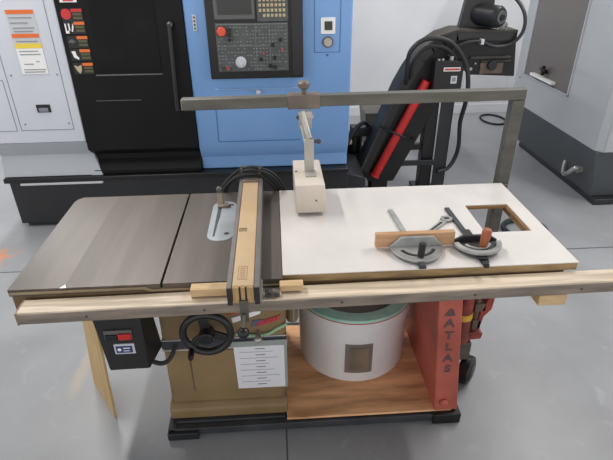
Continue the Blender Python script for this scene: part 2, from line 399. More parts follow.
# warning labels down the left edge of the door
for i, (z, hd) in enumerate(((1.53, 'red'), (1.455, 'orange'), (1.37, 'orange'), (1.29, 'orange'), (1.205, 'orange'))):
    x = -1.378 + 0.0
    w = MB().box(x, x+0.128, LY-0.016, LY-0.010, z-0.074, z)
    lb = build('warning_label', w, 'black', dr, label='black warning label with %s header, %s from the top' % (hd, ('topmost', 'second', 'third', 'fourth', 'lowest')[i]))
    build('header', MB().box(x+0.062, x+0.128, LY-0.019, LY-0.015, z-0.020, z-0.002), hd, lb)
    t = MB()
    for k in range(2): t.box(x+0.068, x+0.122, LY-0.019, LY-0.015, z-0.040-0.022*k, z-0.026-0.022*k)
    build('print', t, 'olive', lb)
    p = MB()
    if i == 0: p.cyl((x+0.028, LY-0.019, z-0.032), (x+0.028, LY-0.015, z-0.032), 0.031, n=20)
    elif i == 1: p.box(x+0.004, x+0.012, LY-0.019, LY-0.015, z-0.07, z-0.012).box(x+0.012, x+0.034, LY-0.019, LY-0.015, z-0.07, z-0.054).box(x+0.026, x+0.034, LY-0.019, LY-0.015, z-0.07, z-0.012).prism([(x+0.04, z-0.06), (x+0.054, z-0.012), (x+0.058, z-0.03), (x+0.048, z-0.06)], 'y', LY-0.019, LY-0.015)
    elif i == 2: p.box(x+0.006, x+0.05, LY-0.019, LY-0.015, z-0.04, z-0.030).ball((x+0.028, LY-0.016, z-0.035), 0.014, 1, 0.2, 1)
    elif i == 3: p.prism([(x+0.010, z-0.014), (x+0.034, z-0.012), (x+0.038, z-0.04), (x+0.052, z-0.056), (x+0.046, z-0.066), (x+0.02, z-0.052)], 'y', LY-0.019, LY-0.015)
    else: p.prism([(x+0.006, z-0.016), (x+0.030, z-0.024), (x+0.054, z-0.014), (x+0.05, z-0.05), (x+0.036, z-0.07), (x+0.022, z-0.052)], 'y', LY-0.019, LY-0.015)
    build('pictogram', p, ('red', 'labelwhite', 'bezel', 'labelwhite', 'keys')[i], lb)
rl = build('warning_label', MB().box(-1.372, -1.27, LY-0.016, LY-0.010, 1.565, 1.63), 'labelwhite', dr, label='white label with red centre at the top of the door edge')
build('pictogram', MB().box(-1.352, -1.29, LY-0.019, LY-0.015, 1.572, 1.62), 'red', rl)
# blue housing
build('front_housing', MB().prism([(LY, 1.68), (LY, 0.605), (LY+0.06, 0.50), (LY+0.05, 0.41), (LY+1.4, 0.41), (LY+1.4, 1.68)], 'x', -0.630, 0.455), 'blue', lathe, 0.008)
build('panel_seam', MB().box(-0.485, 0.10, LY-0.003, LY+0.004, 0.632, 0.637).box(-0.486, -0.481, LY-0.003, LY+0.004, 0.636, 0.90), 'bluedark', lathe)
build('hatch_seam', MB().box(0.205, 0.208, LY-0.003, LY+0.004, 1.238, 1.66).box(0.374, 0.377, LY-0.003, LY+0.004, 1.238, 1.66).box(0.205, 0.377, LY-0.003, LY+0.004, 1.236, 1.239), 'bluedark', lathe)
build('hatch_lock', MB().cyl((0.292, LY-0.003, 1.218), (0.292, LY+0.003, 1.218), 0.008, n=12), 'bluedark', lathe)
build('edge_trim', MB().box(-0.475, 0.13, LY-0.010, LY+0.004, 1.004, 1.010), 'bluelight', lathe, 0.002)
build('catch_knob', MB().ball((-0.182, LY-0.012, 0.985), 0.017), 'labelgrey', lathe)
build('key_tag', MB().box(-0.578, -0.551, LY-0.006, LY+0.002, 1.385, 1.480), 'labelgrey', lathe, 0.002)
kt = MB()
for k in range(4): kt.cyl((-0.565, LY-0.009, 1.40+0.022*k), (-0.565, LY-0.005, 1.40+0.022*k), 0.006, n=10)
build('tag_mark', kt, 'stripe', lathe)
hl = build('indicator_plate', MB().box(0.247, 0.342, LY-0.006, LY+0.002, 1.352, 1.452), 'labelwhite', lathe, 0.002)
build('indicator_window', MB().box(0.271, 0.322, LY-0.009, LY-0.005, 1.376, 1.430), 'dkgreen', hl)
gd = build('dial', MB().cyl((0.294, LY-0.012, 1.302), (0.294, LY+0.002, 1.302), 0.036), 'bezel', lathe, 0.003)
build('dial_face', MB().cyl((0.294, LY-0.016, 1.302), (0.294, LY-0.011, 1.302), 0.027), 'gauge', gd)
# control console
cp = build('control_console', MB().box(-0.488, 0.128, LY-0.05, LY+0.01, 1.085, 1.68), 'black', lathe, 0.008)
build('console_side', MB().box(0.052, 0.126, LY-0.058, LY-0.048, 1.10, 1.66), 'blackpaint', cp, 0.004)
build('key_field', MB().box(-0.432, 0.030, LY-0.060, LY-0.048, 1.135, 1.435), 'panelgrey', cp, 0.003)
build('screen_bezel', MB().box(-0.432, -0.175, LY-0.066, LY-0.048, 1.455, 1.66), 'bezel', cp, 0.006)
build('screen', MB().box(-0.408, -0.196, LY-0.069, LY-0.064, 1.486, 1.64), 'lcd', cp)
build('keypad', MB().box(-0.163, 0.034, LY-0.062, LY-0.048, 1.440, 1.66), 'panelgrey', cp, 0.004)
kk = MB()
for r in range(6):
    for c in range(7):
        if r == 0 and (c == 0): continue
        kk.box(-0.150+0.025*c, -0.150+0.025*c+0.0165, LY-0.067, LY-0.060, 1.468+0.030*r, 1.468+0.030*r+0.018)
build('keys', kk, 'keys', cp, 0.002)
build('emergency_stop', MB().cyl((-0.392, LY-0.062, 1.388), (-0.392, LY-0.085, 1.388), 0.026).cyl((-0.392, LY-0.085, 1.388), (-0.392, LY-0.098, 1.388), 0.030, 0.025), 'estop', cp, 0.003)
build('pulse_wheel', MB().cyl((-0.282, LY-0.060, 1.198), (-0.282, LY-0.085, 1.198), 0.035).cyl((-0.282, LY-0.085, 1.198), (-0.282, LY-0.092, 1.198), 0.022), 'labelgrey', cp, 0.004)
lg = MB()
rnd = random.Random(3)
for r in range(13):
    for c in range(22):
        x = -0.420+0.0205*c; z = 1.150+0.0215*r
        if math.hypot(x+0.282, z-1.19) < 0.055 or math.hypot(x+0.392, z-1.388) < 0.045: continue
        if rnd.random() < 0.6: lg.box(x-0.004, x+0.004+0.005*rnd.random(), LY-0.063, LY-0.059, z-0.002, z+0.0025)
for x in (-0.18, -0.09): lg.box(x, x+0.002, LY-0.062, LY-0.059, 1.14, 1.43)
lg.box(-0.425, 0.024, LY-0.062, LY-0.059, 1.425, 1.428).box(-0.425, -0.10, LY-0.062, LY-0.059, 1.295, 1.297)
build('legend', lg, 'dot', cp)
for x, z in ((-0.345, 1.395), (-0.345, 1.365), (-0.345, 1.335), (-0.07, 1.30), (-0.06, 1.22), (-0.15, 1.21), (-0.02, 1.33), (-0.06, 1.16), (-0.09, 1.17)):
    build('selector_switch', MB().cyl((x, LY-0.060, z), (x, LY-0.078, z), 0.012, n=14), 'black', cp)
build('green_button', MB().cyl((-0.402, LY-0.060, 1.158), (-0.402, LY-0.072, 1.158), 0.011, n=14), 'dkgreen', cp)
for x, z, r in ((-0.368, 1.158, 0.011), (-0.01, 1.27, 0.008), (-0.13, 1.25, 0.007)): build('red_button', MB().cyl((x, LY-0.060, z), (x, LY-0.071, z), r, n=14), 'redtrim', cp)

# ------------------------------------------------------------------ chip conveyor behind the saw
cv = thing('chip_conveyor', 'black inclined chip conveyor with motor on top, right of the blue housing', 'conveyor', (1.3, 2.62, 0))
low = [(0.632, 0.224), (0.690, 0.115), (0.903, 0.115), (1.225, 0.80), (1.375, 1.035), (1.435, 0.985), (1.787, 0.965), (1.745, 1.285)]
top = [(0.632, 0.224), (0.90, 0.90), (0.96, 1.015), (1.025, 1.12), (1.095, 1.205), (1.18, 1.262), (1.29, 1.295), (1.745, 1.285)]
build('housing', MB().prism(low + top[:0:-1][1:], 'y', 2.45, 2.64), 'conv', cv, 0.006)
tp = MB()
off = []
for i, (x, z) in enumerate(top):
    a = top[max(i-1, 0)]; c = top[min(i+1, len(top)-1)]
    d = Vector((c[0]-a[0], c[1]-a[1])).normalized(); off.append((x - d.y*0.02, z + d.x*0.02))
tp.prism(top + off[::-1], 'y', 2.435, 2.66)
build('top_cover', tp, 'convtop', cv, 0.003)
rib = MB()
for (a, c) in zip(top[:-1], top[1:]):
    d = Vector((c[0]-a[0], c[1]-a[1])).normalized(); n = Vector((d.y, -d.x))*0.055
    rib.prism([a, c, (c[0]+n.x, c[1]+n.y), (a[0]+n.x, a[1]+n.y)], 'y', 2.438, 2.452)
build('side_flange', rib, 'blackpaint', cv)
build('discharge_lip', MB().box(1.41, 1.72, 2.425, 2.455, 1.105, 1.122).box(1.50, 1.73, 2.43, 2.455, 1.080, 1.090), 'convtop', cv, 0.003)
build('discharge_hatch', MB().box(1.50, 1.68, 2.440, 2.455, 0.99, 1.075), 'rust', cv, 0.004)
build('hatch_knob', MB().cyl((1.585, 2.44, 1.055), (1.585, 2.41, 1.055), 0.035, n=16), 'black', cv, 0.004)
for x, z, r in ((1.43, 1.03, 0.012), (1.46, 1.07, 0.007)): build('bolt', MB().cyl((x, 2.45, z), (x, 2.437, z), r, n=8), 'steel', cv)
build('motor_mount', MB().prism([(1.33, 1.30), (1.38, 1.62), (1.56, 1.62), (1.60, 1.30)], 'y', 2.54, 2.60).box(1.36, 1.66, 2.46, 2.70, 1.292, 1.312), 'blackpaint', cv, 0.004)
mo = build('motor', MB().cyl((1.47, 2.58, 1.405), (1.565, 2.40, 1.400), 0.078, 0.076, 28).cyl((1.565, 2.40, 1.40), (1.575, 2.38, 1.40), 0.076, 0.06, 28), 'conv', cv, 0.004)
fan = MB().cyl((1.574, 2.383, 1.40), (1.579, 2.373, 1.40), 0.046, n=24)
build('fan_cover', fan, 'panelgrey', mo, 0.002)
build('fan_hub', MB().cyl((1.578, 2.374, 1.40), (1.583, 2.365, 1.40), 0.022, n=16), 'black', mo, 0.002)
build('motor_clamp', MB().tube(spline([(1.60, 2.42, 1.31), (1.60, 2.40, 1.33), (1.625, 2.40, 1.36), (1.64, 2.41, 1.33), (1.64, 2.42, 1.31)], 5), 0.008, 8), 'steel', cv)
ct = build('control_box', MB().box(1.118, 1.335, 2.33, 2.434, 0.83, 1.115), 'black', cv, 0.006)
build('box_label', MB().box(1.184, 1.309, 2.327, 2.332, 1.040, 1.067), 'labelwhite', ct)
build('label_print', MB().box(1.189, 1.304, 2.325, 2.328, 1.047, 1.061), 'redtrim', ct)
build('small_label', MB().box(1.246, 1.292, 2.327, 2.332, 0.950, 1.005), 'labelgrey', ct)
build('label_print', MB().box(1.256, 1.282, 2.325, 2.328, 0.965, 0.995), 'seam', ct)
for x, y, h, r in ((1.145, 2.345, 0.012, 0.01), (1.175, 2.345, 0.014, 0.01), (1.245, 2.36, 0.028, 0.016)): build('cover_screw', MB().cyl((x, y, 1.115), (x, y, 1.115+h), r, n=10), 'steel', ct)
build('leg', MB().box(1.140, 1.240, 2.50, 2.60, 0.0, 1.0), 'black', cv, 0.004)
build('leg', MB().box(1.243, 1.350, 2.47, 2.48, 0.0, 0.86).box(1.340, 1.350, 2.47, 2.58, 0.0, 0.86), 'basedark', cv, 0.002)
build('foot', MB().box(1.10, 1.28, 2.46, 2.66, 0, 0.02), 'black', cv, 0.003)
build('crossbar', MB().box(0.95, 1.17, 2.52, 2.56, 0.36, 0.41), 'black', cv, 0.003)
build('crossbar', MB().box(0.86, 1.27, 2.455, 2.475, 0.245, 0.290), 'basedark', cv, 0.003, label='dark grey flat crossbar')
build('support_foot', MB().box(0.72, 0.86, 2.47, 2.62, 0.0, 0.114), 'black', cv, 0.004)

single('red_tube', MB().cyl((1.090, 2.408, 0.955), (0.735, 2.408, 0.190), 0.034).cyl((0.737, 2.408, 0.195), (0.730, 2.408, 0.180), 0.039), 'red',
       'long bright red tube leaning along the black chip conveyor', 'tube', (0.735, 2.408, 0.19), 0.004)
single('dark_strap', MB().tube(spline([(0.76, 2.446, 0.60), (0.80, 2.40, 0.585), (0.90, 2.363, 0.548), (0.96, 2.363, 0.522), (1.01, 2.40, 0.50), (1.04, 2.446, 0.49)], 6), 0.008, 8), 'black',
       'thin dark strap crossing over the red tube on the conveyor', 'strap', (0.92, 2.36, 0.54))
# clutter left of the conveyor
pv = thing('coolant_pump', 'black pump and valve clutter between the blue housing and the conveyor', 'pump', (0.62, 2.72, 0))
build('pump_body', MB().box(0.50, 0.70, 2.62, 2.85, 0.0, 0.30).cyl((0.60, 2.72, 0.30), (0.60, 2.72, 0.46), 0.07), 'black', pv, 0.008)
build('valve_block', MB().box(0.56, 0.72, 2.62, 2.74, 0.455, 0.53).box(0.57, 0.62, 2.60, 2.62, 0.47, 0.51), 'black', pv, 0.005)
build('pipe', MB().tube(spline([(0.53, 2.63, 0.26), (0.50, 2.56, 0.36), (0.56, 2.58, 0.5), (0.66, 2.64, 0.57), (0.74, 2.68, 0.50)], 6), 0.018, 10), 'blackrub', pv)
build('fitting', MB().cyl((0.535, 2.60, 0.42), (0.56, 2.60, 0.42), 0.022, n=12), 'beige', pv, 0.003)
single('steel_bin', MB().prism([(0.86, 0.0), (1.17, 0.0), (1.22, 0.42), (0.81, 0.42)], 'y', 3.40, 3.80), 'greysteel',
       'plain grey steel bin standing on the floor behind the conveyor', 'bin', (1.0, 3.6, 0), 0.006)
# hoses of the conveyor
single('black_hose', MB().tube(spline([(0.94, 2.44, 0.93), (0.925, 2.39, 1.03), (0.93, 2.36, 1.18), (1.035, 2.355, 1.265), (1.21, 2.35, 1.245), (1.335, 2.33, 1.11), (1.38, 2.32, 0.95), (1.385, 2.33, 0.80), (1.40, 2.42, 0.62), (1.43, 2.46, 0.42), (1.42, 2.48, 0.29), (1.36, 2.46, 0.21), (1.27, 2.44, 0.19)], 8), 0.017, 10), 'blackrub',
       'thick black hose looping over the control box and down to the conveyor leg', 'hose', (1.38, 2.33, 0.8), group='hoses looping over the conveyor')
single('black_hose', MB().tube(spline([(0.965, 2.43, 0.97), (0.965, 2.39, 1.10), (1.04, 2.38, 1.20), (1.16, 2.375, 1.205), (1.24, 2.37, 1.165), (1.285, 2.365, 1.115)], 8), 0.014, 10), 'blackrub',
       'shorter black hose nested under the hose arch above the control box', 'hose', (1.17, 2.375, 1.15), group='hoses looping over the conveyor')
single('motor_cable', MB().tube(spline([(1.24, 2.42, 1.13), (1.32, 2.41, 1.215), (1.45, 2.41, 1.235), (1.58, 2.41, 1.195), (1.70, 2.41, 1.215), (1.765, 2.40, 1.30), (1.76, 2.42, 1.42), (1.70, 2.50, 1.52), (1.60, 2.58, 1.56), (1.50, 2.60, 1.58)], 8), 0.013, 10), 'basedark',
       'dark cable running along the conveyor head and up to the motor', 'cable', (1.58, 2.41, 1.195))
single('cable_clip', MB().box(1.463, 1.485, 2.392, 2.45, 1.212, 1.250), 'labelgrey', 'small white clip holding the cable on the conveyor head', 'clip', (1.474, 2.42, 1.23), 0.003)
lp = [(2.56+0.14*math.cos(t), 4.40+0.20*math.sin(t), 0.012) for t in [i*2*PI/24 for i in range(24)]]
single('cable_loop', MB().tube(lp, 0.012, 8, True), 'black', 'black cable loop lying on the floor near the back wall', 'cable', (2.56, 4.40, 0))
lp = [(1.735+0.15*math.cos(t), 1.72+0.14*math.sin(t), 0.02) for t in [i*2*PI/28 for i in range(28)]]
single('hose_coil', MB().tube(lp, 0.02, 10, True), 'basedark', 'dark hose ring on the floor, seen through the cutout of the white table', 'hose', (1.735, 1.72, 0))

# ------------------------------------------------------------------ grey machine at the right
rm = thing('grey_machine', 'light grey enclosed machine with taupe door panel at the far right', 'machine', (2.9, 2.8, 0))
RX = 2.38
build('housing', MB().prism([(RX, 3.66), (RX, 2.13), (RX+0.05, 2.08), (3.6, 2.08), (3.6, 3.66)], 'z', 0.455, 2.3), 'rmgrey', rm, 0.008)
build('plinth', MB().hexa([(RX+0.10, 2.16, 0.05), (3.5, 2.16, 0.05), (3.5, 3.55, 0.05), (RX+0.10, 3.55, 0.05)], [(RX+0.004, 2.10, 0.453), (3.58, 2.10, 0.453), (3.58, 3.64, 0.453), (RX+0.004, 3.64, 0.453)]), 'rmbase', rm, 0.006)
build('toe_plate', MB().box(RX+0.10, 3.5, 2.09, 3.5, 0.0, 0.05), 'basedark', rm, 0.006)
dp = build('door_panel', MB().box(RX-0.006, RX+0.02, 2.665, 3.47, 0.757, 2.2), 'rmdoor', rm, 0.004)
build('door_frame', MB().box(RX-0.010, RX+0.01, 2.645, 2.665, 0.740, 2.2).box(RX-0.010, RX+0.01, 3.47, 3.49, 0.740, 2.2).box(RX-0.010, RX+0.01, 2.645, 3.49, 0.740, 0.757), 'rmgrey', rm, 0.003)
build('door_rail', MB().box(RX-0.05, RX-0.005, 2.87, 3.28, 0.785, 0.808), 'labelwhite', dp, 0.004)
build('star_knob', MB().cyl((RX-0.005, 3.06, 0.855), (RX-0.05, 3.06, 0.855), 0.016, n=12).box(RX-0.06, RX-0.03, 3.01, 3.11, 0.868, 0.886).box(RX-0.06, RX-0.03, 3.045, 3.075, 0.83, 0.91), 'black', dp, 0.004)
build('bolt', MB().cyl((RX-0.004, 3.555, 0.70), (RX+0.004, 3.555, 0.70), 0.012, n=10), 'seam', rm)
build('tow_hook', MB().tube(spline([(2.45, 2.30, 0.22), (2.38, 2.29, 0.25), (2.35, 2.34, 0.18), (2.38, 2.44, 0.14), (2.42, 2.52, 0.17), (2.45, 2.56, 0.20)], 8), 0.017, 10).cyl((2.48, 2.30, 0.23), (2.40, 2.30, 0.23), 0.028, n=14), 'steel', rm, label='bright steel hook')

# ------------------------------------------------------------------ table saw
saw = thing('table_saw', 'large table saw with gold cabinet, iron top and white extension table', 'table saw', (-0.3, 0.36, 0.0))
D, H = 0.711, 0.864
top_l = [(-0.982, 0.0), (-0.7982, 0.0), (-0.7982, D), (-0.955, D), (-0.975, D-0.02), (-0.982, D-0.045)]
build('table_wing', MB().prism(top_l, 'z', H-0.026, H), 'ironwing', saw, 0.0)
ctb = MB().prism([(-0.798, 0), (-0.4815, 0), (-0.4815, D), (-0.798, D)], 'z', H-0.024, H).prism([(-0.4725, 0), (-0.068, 0), (-0.068, D), (-0.4725, D)], 'z', H-0.024, H)
ctb.box(-0.797, -0.068, 0.004, D, H-0.05, H-0.0245)
build('center_table', ctb, 'iron', saw, 0.0)
build('seam_chip', MB().prism([(-0.812, -0.001), (-0.790, -0.001), (-0.800, 0.02)], 'z', H, H+0.0006), 'labelwhite', saw)
build('table_edge', MB().prism([(-0.978, 0.845), (-0.54, 0.845), (-0.52, 0.836), (-0.068, 0.836), (-0.068, 0.845), (-0.51, 0.845), (-0.53, 0.855), (-0.978, 0.855)], 'y', -0.006, 0.01), 'ironedge', saw, 0.003)
build('angle_iron', MB().box(-0.976, -0.066, 0.002, 0.012, 0.765, 0.836).box(-0.066, 0.94, 0.024, 0.034, 0.765, 0.830).box(-0.972, 0.94, 0.012, 0.03, 0.765, 0.772), 'brownsteel', saw, 0.002)
for x in (-0.92, -0.80, -0.66): build('angle_bolt', MB().cyl((x, 0.006, 0.816), (x, -0.003, 0.816), 0.009, n=8), 'railface', saw)
build('back_angle', MB().box(-0.97, 0.97, D+0.002, D+0.010, 0.80, 0.85), 'brownsteel', saw, 0.002)
# extension table with a rectangular cutout
def ring_slab(x0, x1, y0, y1, hx0, hx1, hy0, hy1, z0, z1):
    m_ = MB(); bm = m_.bm
    O = [(x0, y0), (x1, y0), (x1, y1), (x0, y1)]; I = [(hx0, hy0), (hx1, hy0), (hx1, hy1), (hx0, hy1)]
    vb = [bm.verts.new((a, b_, z0)) for a, b_ in O]; vt = [bm.verts.new((a, b_, z1)) for a, b_ in O]
    ib = [bm.verts.new((a, b_, z0)) for a, b_ in I]; it = [bm.verts.new((a, b_, z1)) for a, b_ in I]
    for i in range(4):
        k = (i+1) % 4
        bm.faces.new((vb[i], vb[k], vt[k], vt[i])); bm.faces.new((ib[i], it[i], it[k], ib[k]))
        bm.faces.new((vt[i], vt[k], it[k], it[i])); bm.faces.new((vb[i], ib[i], ib[k], vb[k]))
    return m_
HX0, HX1, HY0, HY1 = 0.740, 0.922, 0.258, 0.490
ext = build('extension_table', ring_slab(-0.066, 0.988, 0.022, D, HX0, HX1, HY0, HY1, H-0.017, H-0.0025).box(-0.066, 0.988, 0.022, 0.045, H-0.032, H-0.0171).box(0.965, 0.988, 0.045, D, H-0.032, H-0.0171), 'mdf', saw, 0.001)
build('laminate_top', ring_slab(-0.066, 0.990, 0.0205, D+0.001, HX0-0.003, HX1+0.003, HY0-0.003, HY1+0.003, H-0.0025, H+0.0005), 'melamine', ext, 0.0)
build('cutout_lining', ring_slab(HX0, HX1, HY0, HY1, HX0+0.004, HX1-0.004, HY0+0.004, HY1-0.004, H-0.0165, H-0.006), 'ply', ext, 0.001)
build('extension_frame', MB().box(-0.05, 0.96, 0.045, 0.065, 0.775, 0.832).box(-0.05, 0.96, 0.68, 0.70, 0.80, 0.832).box(0.945, 0.96, 0.065, 0.68, 0.80, 0.832), 'mdf', ext, 0.002)
# throat plate
tpl = build('throat_plate', MB().prism(roundrect(-0.357, -0.253, 0.270, 0.615, 0.047), 'z', H-0.004, H+0.0015), 'throat', saw, 0.001)
build('blade_slot', MB().prism([(-0.3345, 0.305), (-0.3270, 0.305), (-0.3235, 0.40), (-0.3180, 0.47), (-0.3180, 0.555), (-0.3330, 0.555), (-0.3340, 0.47), (-0.3335, 0.40)], 'z', H+0.0012, H+0.0022), 'stripe', tpl)
build('finger_hole', MB().prism([(-0.281+0.011*math.cos(t), 0.325+0.009*math.sin(t)) for t in [i*PI/8 for i in range(16)]], 'z', H+0.0012, H+0.0022).prism([(-0.277+0.010*math.cos(t), 0.578+0.008*math.sin(t)) for t in [i*PI/8 for i in range(16)]], 'z', H+0.0012, H+0.0022), 'black', tpl)
sp = build('splitter', MB().hexa([(-0.336, 0.555, H), (-0.308, 0.555, H), (-0.308, 0.600, H), (-0.336, 0.600, H)], [(-0.337, 0.598, 0.918), (-0.321, 0.598, 0.918), (-0.321, 0.612, 0.918), (-0.337, 0.612, 0.918)]).prism([(-0.334, 0.548), (-0.285, 0.552), (-0.280, 0.566), (-0.300, 0.585), (-0.322, 0.60), (-0.336, 0.598)], 'z', H+0.002, H+0.012), 'splitter', saw, 0.002, label='grey-brown steel splitter bracket standing behind the blade slot')
build('splitter_knob', MB().cyl((-0.329, 0.607, 0.910), (-0.329, 0.607, 0.928), 0.011, n=12).ball((-0.329, 0.607, 0.930), 0.013), 'greysteel', sp)
# front rail, slightly out of parallel with the table
RA = math.atan2(0.030, 2.0)
def rail_m(): return Matrix.Translation((-0.930, -0.088, 0)) @ Matrix.Rotation(RA, 4, 'Z')
RL = 2.28
rail = build('front_rail', MB().prism([(0.0, 0.786), (0.076, 0.786), (0.076, 0.826), (0.0, 0.826)], 'x', 0, RL).xf(rail_m()), 'railface', saw, 0.003)
build('rail_top_strip', MB().prism([(0.002, 0.8255), (0.076, 0.8255), (0.074, 0.831), (0.004, 0.831)], 'x', 0.001, RL).xf(rail_m()), 'railtop', rail, 0.001)
build('rail_end', MB().box(-0.002, 0.004, -0.001, 0.077, 0.784, 0.832).xf(rail_m()), 'ironedge', rail, 0.001)
for x in (0.22, 0.60, 1.06, 1.52, 1.90): build('rail_screw', MB().cyl((x, 0.001, 0.806), (x, -0.0015, 0.806), 0.0045, n=10).xf(rail_m()), 'stripe', rail)
for x in (-0.90, -0.30, 0.45): build('rail_bracket', MB().box(x, x+0.04, -0.02, 0.006, 0.778, 0.786), 'brownsteel', saw)
build('stop_block', MB().box(0.825, 0.925, -0.063, 0.022, 0.742, 0.7855), 'woodboard', saw, 0.004, label='short tan wooden block under the right end of the rail')
# cabinet
CY = 0.15
def taper(x0, x1, y0, y1, z0, z1, dx0, dx1):
    return MB().hexa([(x0, y0, z0), (x1, y0, z0), (x1, y1, z0), (x0, y1, z0)], [(x0+dx0, y0, z1), (x1+dx1, y0, z1), (x1+dx1, y1, z1), (x0+dx0, y1, z1)])
cab = build('cabinet', taper(-0.569, -0.072, CY, 0.65, 0.062, 0.815, 0.014, 0.020), 'gold', saw, 0.022)
build('plinth', MB().prism([(CY-0.030, 0.0605), (CY-0.030, 0.112), (CY-0.003, 0.138), (0.66, 0.138), (0.66, 0.0605)], 'x', -0.574, -0.066), 'gold', cab, 0.010)
st = MB().hexa([(-0.5640, CY-0.003, 0.438), (-0.061, CY-0.003, 0.438), (-0.061, 0.64, 0.438), (-0.5640, 0.64, 0.438)], [(-0.5630, CY-0.003, 0.480), (-0.060, CY-0.003, 0.480), (-0.060, 0.64, 0.480), (-0.5630, 0.64, 0.480)])
build('stripe', st, 'stripe', cab, 0.004)
build('pinstripe', MB().box(-0.562, -0.06, CY-0.0045, CY-0.001, 0.482, 0.486).box(-0.564, -0.06, CY-0.0045, CY-0.001, 0.430, 0.435), 'pin', cab)
dor = build('door', MB().box(-0.455, -0.085, CY-0.006, CY+0.002, 0.200, 0.424), 'gold', cab, 0.002)
build('door_gap', MB().box(-0.460, -0.454, CY-0.0035, CY+0.002, 0.198, 0.424), 'rust', cab)
# tilt slot, scale plate and logo of the cabinet
arc = [(-0.262+0.205*t, CY-0.006, 0.505 - 0.012*math.sin(PI*min(t*1.25, 1)) + 0.042*max(0, t-0.62)**1.2*3) for t in [i/20 for i in range(21)]]
build('tilt_slot', MB().tube(arc, 0.007, 8), 'greentrim', cab)
build('tilt_scale', MB().prism([(-0.270, 0.560), (-0.160, 0.600), (-0.155, 0.622), (-0.274, 0.585)], 'y', CY-0.006, CY), 'labelwhite', cab, 0.001)
build('scale_marker', MB().prism([(-0.290, 0.600), (-0.225, 0.616), (-0.225, 0.628), (-0.290, 0.614)], 'y', CY-0.006, CY), 'redtrim', cab, 0.001)
build('logo_slate', MB().prism([(-0.202, 0.535), (-0.160, 0.545), (-0.150, 0.572), (-0.192, 0.566)], 'y', CY-0.004, CY), 'logoblue', cab)
lr = MB()
for k in range(6):
    x = -0.178 + 0.015*k; z = 0.536 + 0.005*k
    lr.prism([(x, z), (x+0.011, z+0.002), (x+0.021, z+0.027), (x+0.010, z+0.025)], 'y', CY-0.005, CY)
build('logo_red', lr, 'logored', cab)
build('lock_knob', MB().cyl((-0.172, CY, 0.508), (-0.172, CY-0.045, 0.508), 0.010, n=12).ball((-0.172, CY-0.048, 0.508), 0.017), 'steel', cab, label='bright steel lock knob in the tilt slot')
build('motor_cover', MB().prism([(0.24, 0.46), (0.24, 0.60), (0.28, 0.66), (0.52, 0.66), (0.56, 0.60), (0.56, 0.46)], 'x', -0.06, -0.005), 'gold', saw, 0.02)
build('stop_rod', MB().cyl((-0.030, 0.20, 0.50), (-0.026, 0.20, 0.60), 0.004, n=8), 'steel', saw)
# handwheel
HC = Vector((-0.362, 0.075, 0.573))
hw = build('handwheel', MB().tube([HC + Vector((0.090*math.cos(t), 0, 0.090*math.sin(t))) for t in [i*2*PI/40 for i in range(40)]], 0.0145, 12, True), 'blackpaint', saw)
sk = MB()
for a in (100, 220, 340):
    d = Vector((math.cos(math.radians(a)), 0, math.sin(math.radians(a)))); sd = Vector((-d.z, 0, d.x))
    A = HC + d*0.02; B = HC + d*0.088
    vs0 = [A+sd*0.018+Vector((0, -0.002, 0)), A-sd*0.018+Vector((0, -0.002, 0)), B-sd*0.014+Vector((0, -0.006, 0)), B+sd*0.014+Vector((0, -0.006, 0))]
    sk.hexa(vs0, [v+Vector((0, 0.014, 0)) for v in vs0])
build('spoke', sk, 'blackpaint', hw, 0.003)
build('hub', MB().cyl(HC+Vector((0, 0.02, 0)), HC+Vector((0, -0.035, 0)), 0.030, 0.026), 'black', hw, 0.004)
build('shaft', MB().cyl(HC+Vector((0, 0.02, 0)), HC+Vector((0, CY-HC.y+0.02, 0)), 0.012), 'steel', hw)
hd = HC + Vector((-0.064, -0.008, -0.064))
build('handle', MB().cyl(hd, hd+Vector((0, -0.035, -0.012)), 0.010, 0.012).cyl(hd+Vector((0, -0.035, -0.012)), hd+Vector((0, -0.045, -0.015)), 0.012, 0.008), 'black', hw, 0.002)
# switch box
sw = build('switch_box', MB().hexa([(-0.722, 0.002, 0.479), (-0.573, 0.002, 0.481), (-0.548, 0.12, 0.485), (-0.70, 0.12, 0.483)], [(-0.742, 0.002, 0.777), (-0.573, 0.002, 0.777), (-0.573, 0.12, 0.777), (-0.742, 0.12, 0.777)]), 'blackpaint', saw, 0.005)
bp_ = build('button_plate', MB().box(-0.708, -0.610, -0.006, 0.004, 0.632, 0.674), 'bezel', sw, 0.003)
build('start_button', MB().box(-0.704, -0.660, -0.013, -0.004, 0.636, 0.658), 'black', sw, 0.003)
build('stop_button', MB().box(-0.658, -0.612, -0.014, -0.004, 0.636, 0.662), 'red', sw, 0.003)
sl = build('switch_label', MB().box(-0.684, -0.612, -0.002, 0.003, 0.563, 0.609), 'labelgrey', sw)
build('label_panel', MB().box(-0.678, -0.620, -0.0035, -0.001, 0.569, 0.600), 'labelblue', sw)
build('label_print', MB().cyl((-0.666, -0.0045, 0.585), (-0.666, -0.003, 0.585), 0.007, n=12).box(-0.652, -0.628, -0.0045, -0.003, 0.589, 0.593).box(-0.652, -0.630, -0.0045, -0.003, 0.577, 0.580), 'labelwhite', sw)
build('hanger', MB().box(-0.70, -0.60, 0.02, 0.10, 0.777, 0.838), 'darksteel', sw)
single('power_cord', MB().tube(spline([(-0.612, 0.09, 0.486), (-0.606, 0.09, 0.455), (-0.588, 0.09, 0.432), (-0.560, 0.09, 0.420), (-0.535, 0.095, 0.425), (-0.515, 0.11, 0.445), (-0.505, 0.135, 0.47)], 8), 0.009, 10), 'blackrub',
       'short black power cord curving from the switch box to the gold cabinet', 'cord', (-0.60, 0.125, 0.422))
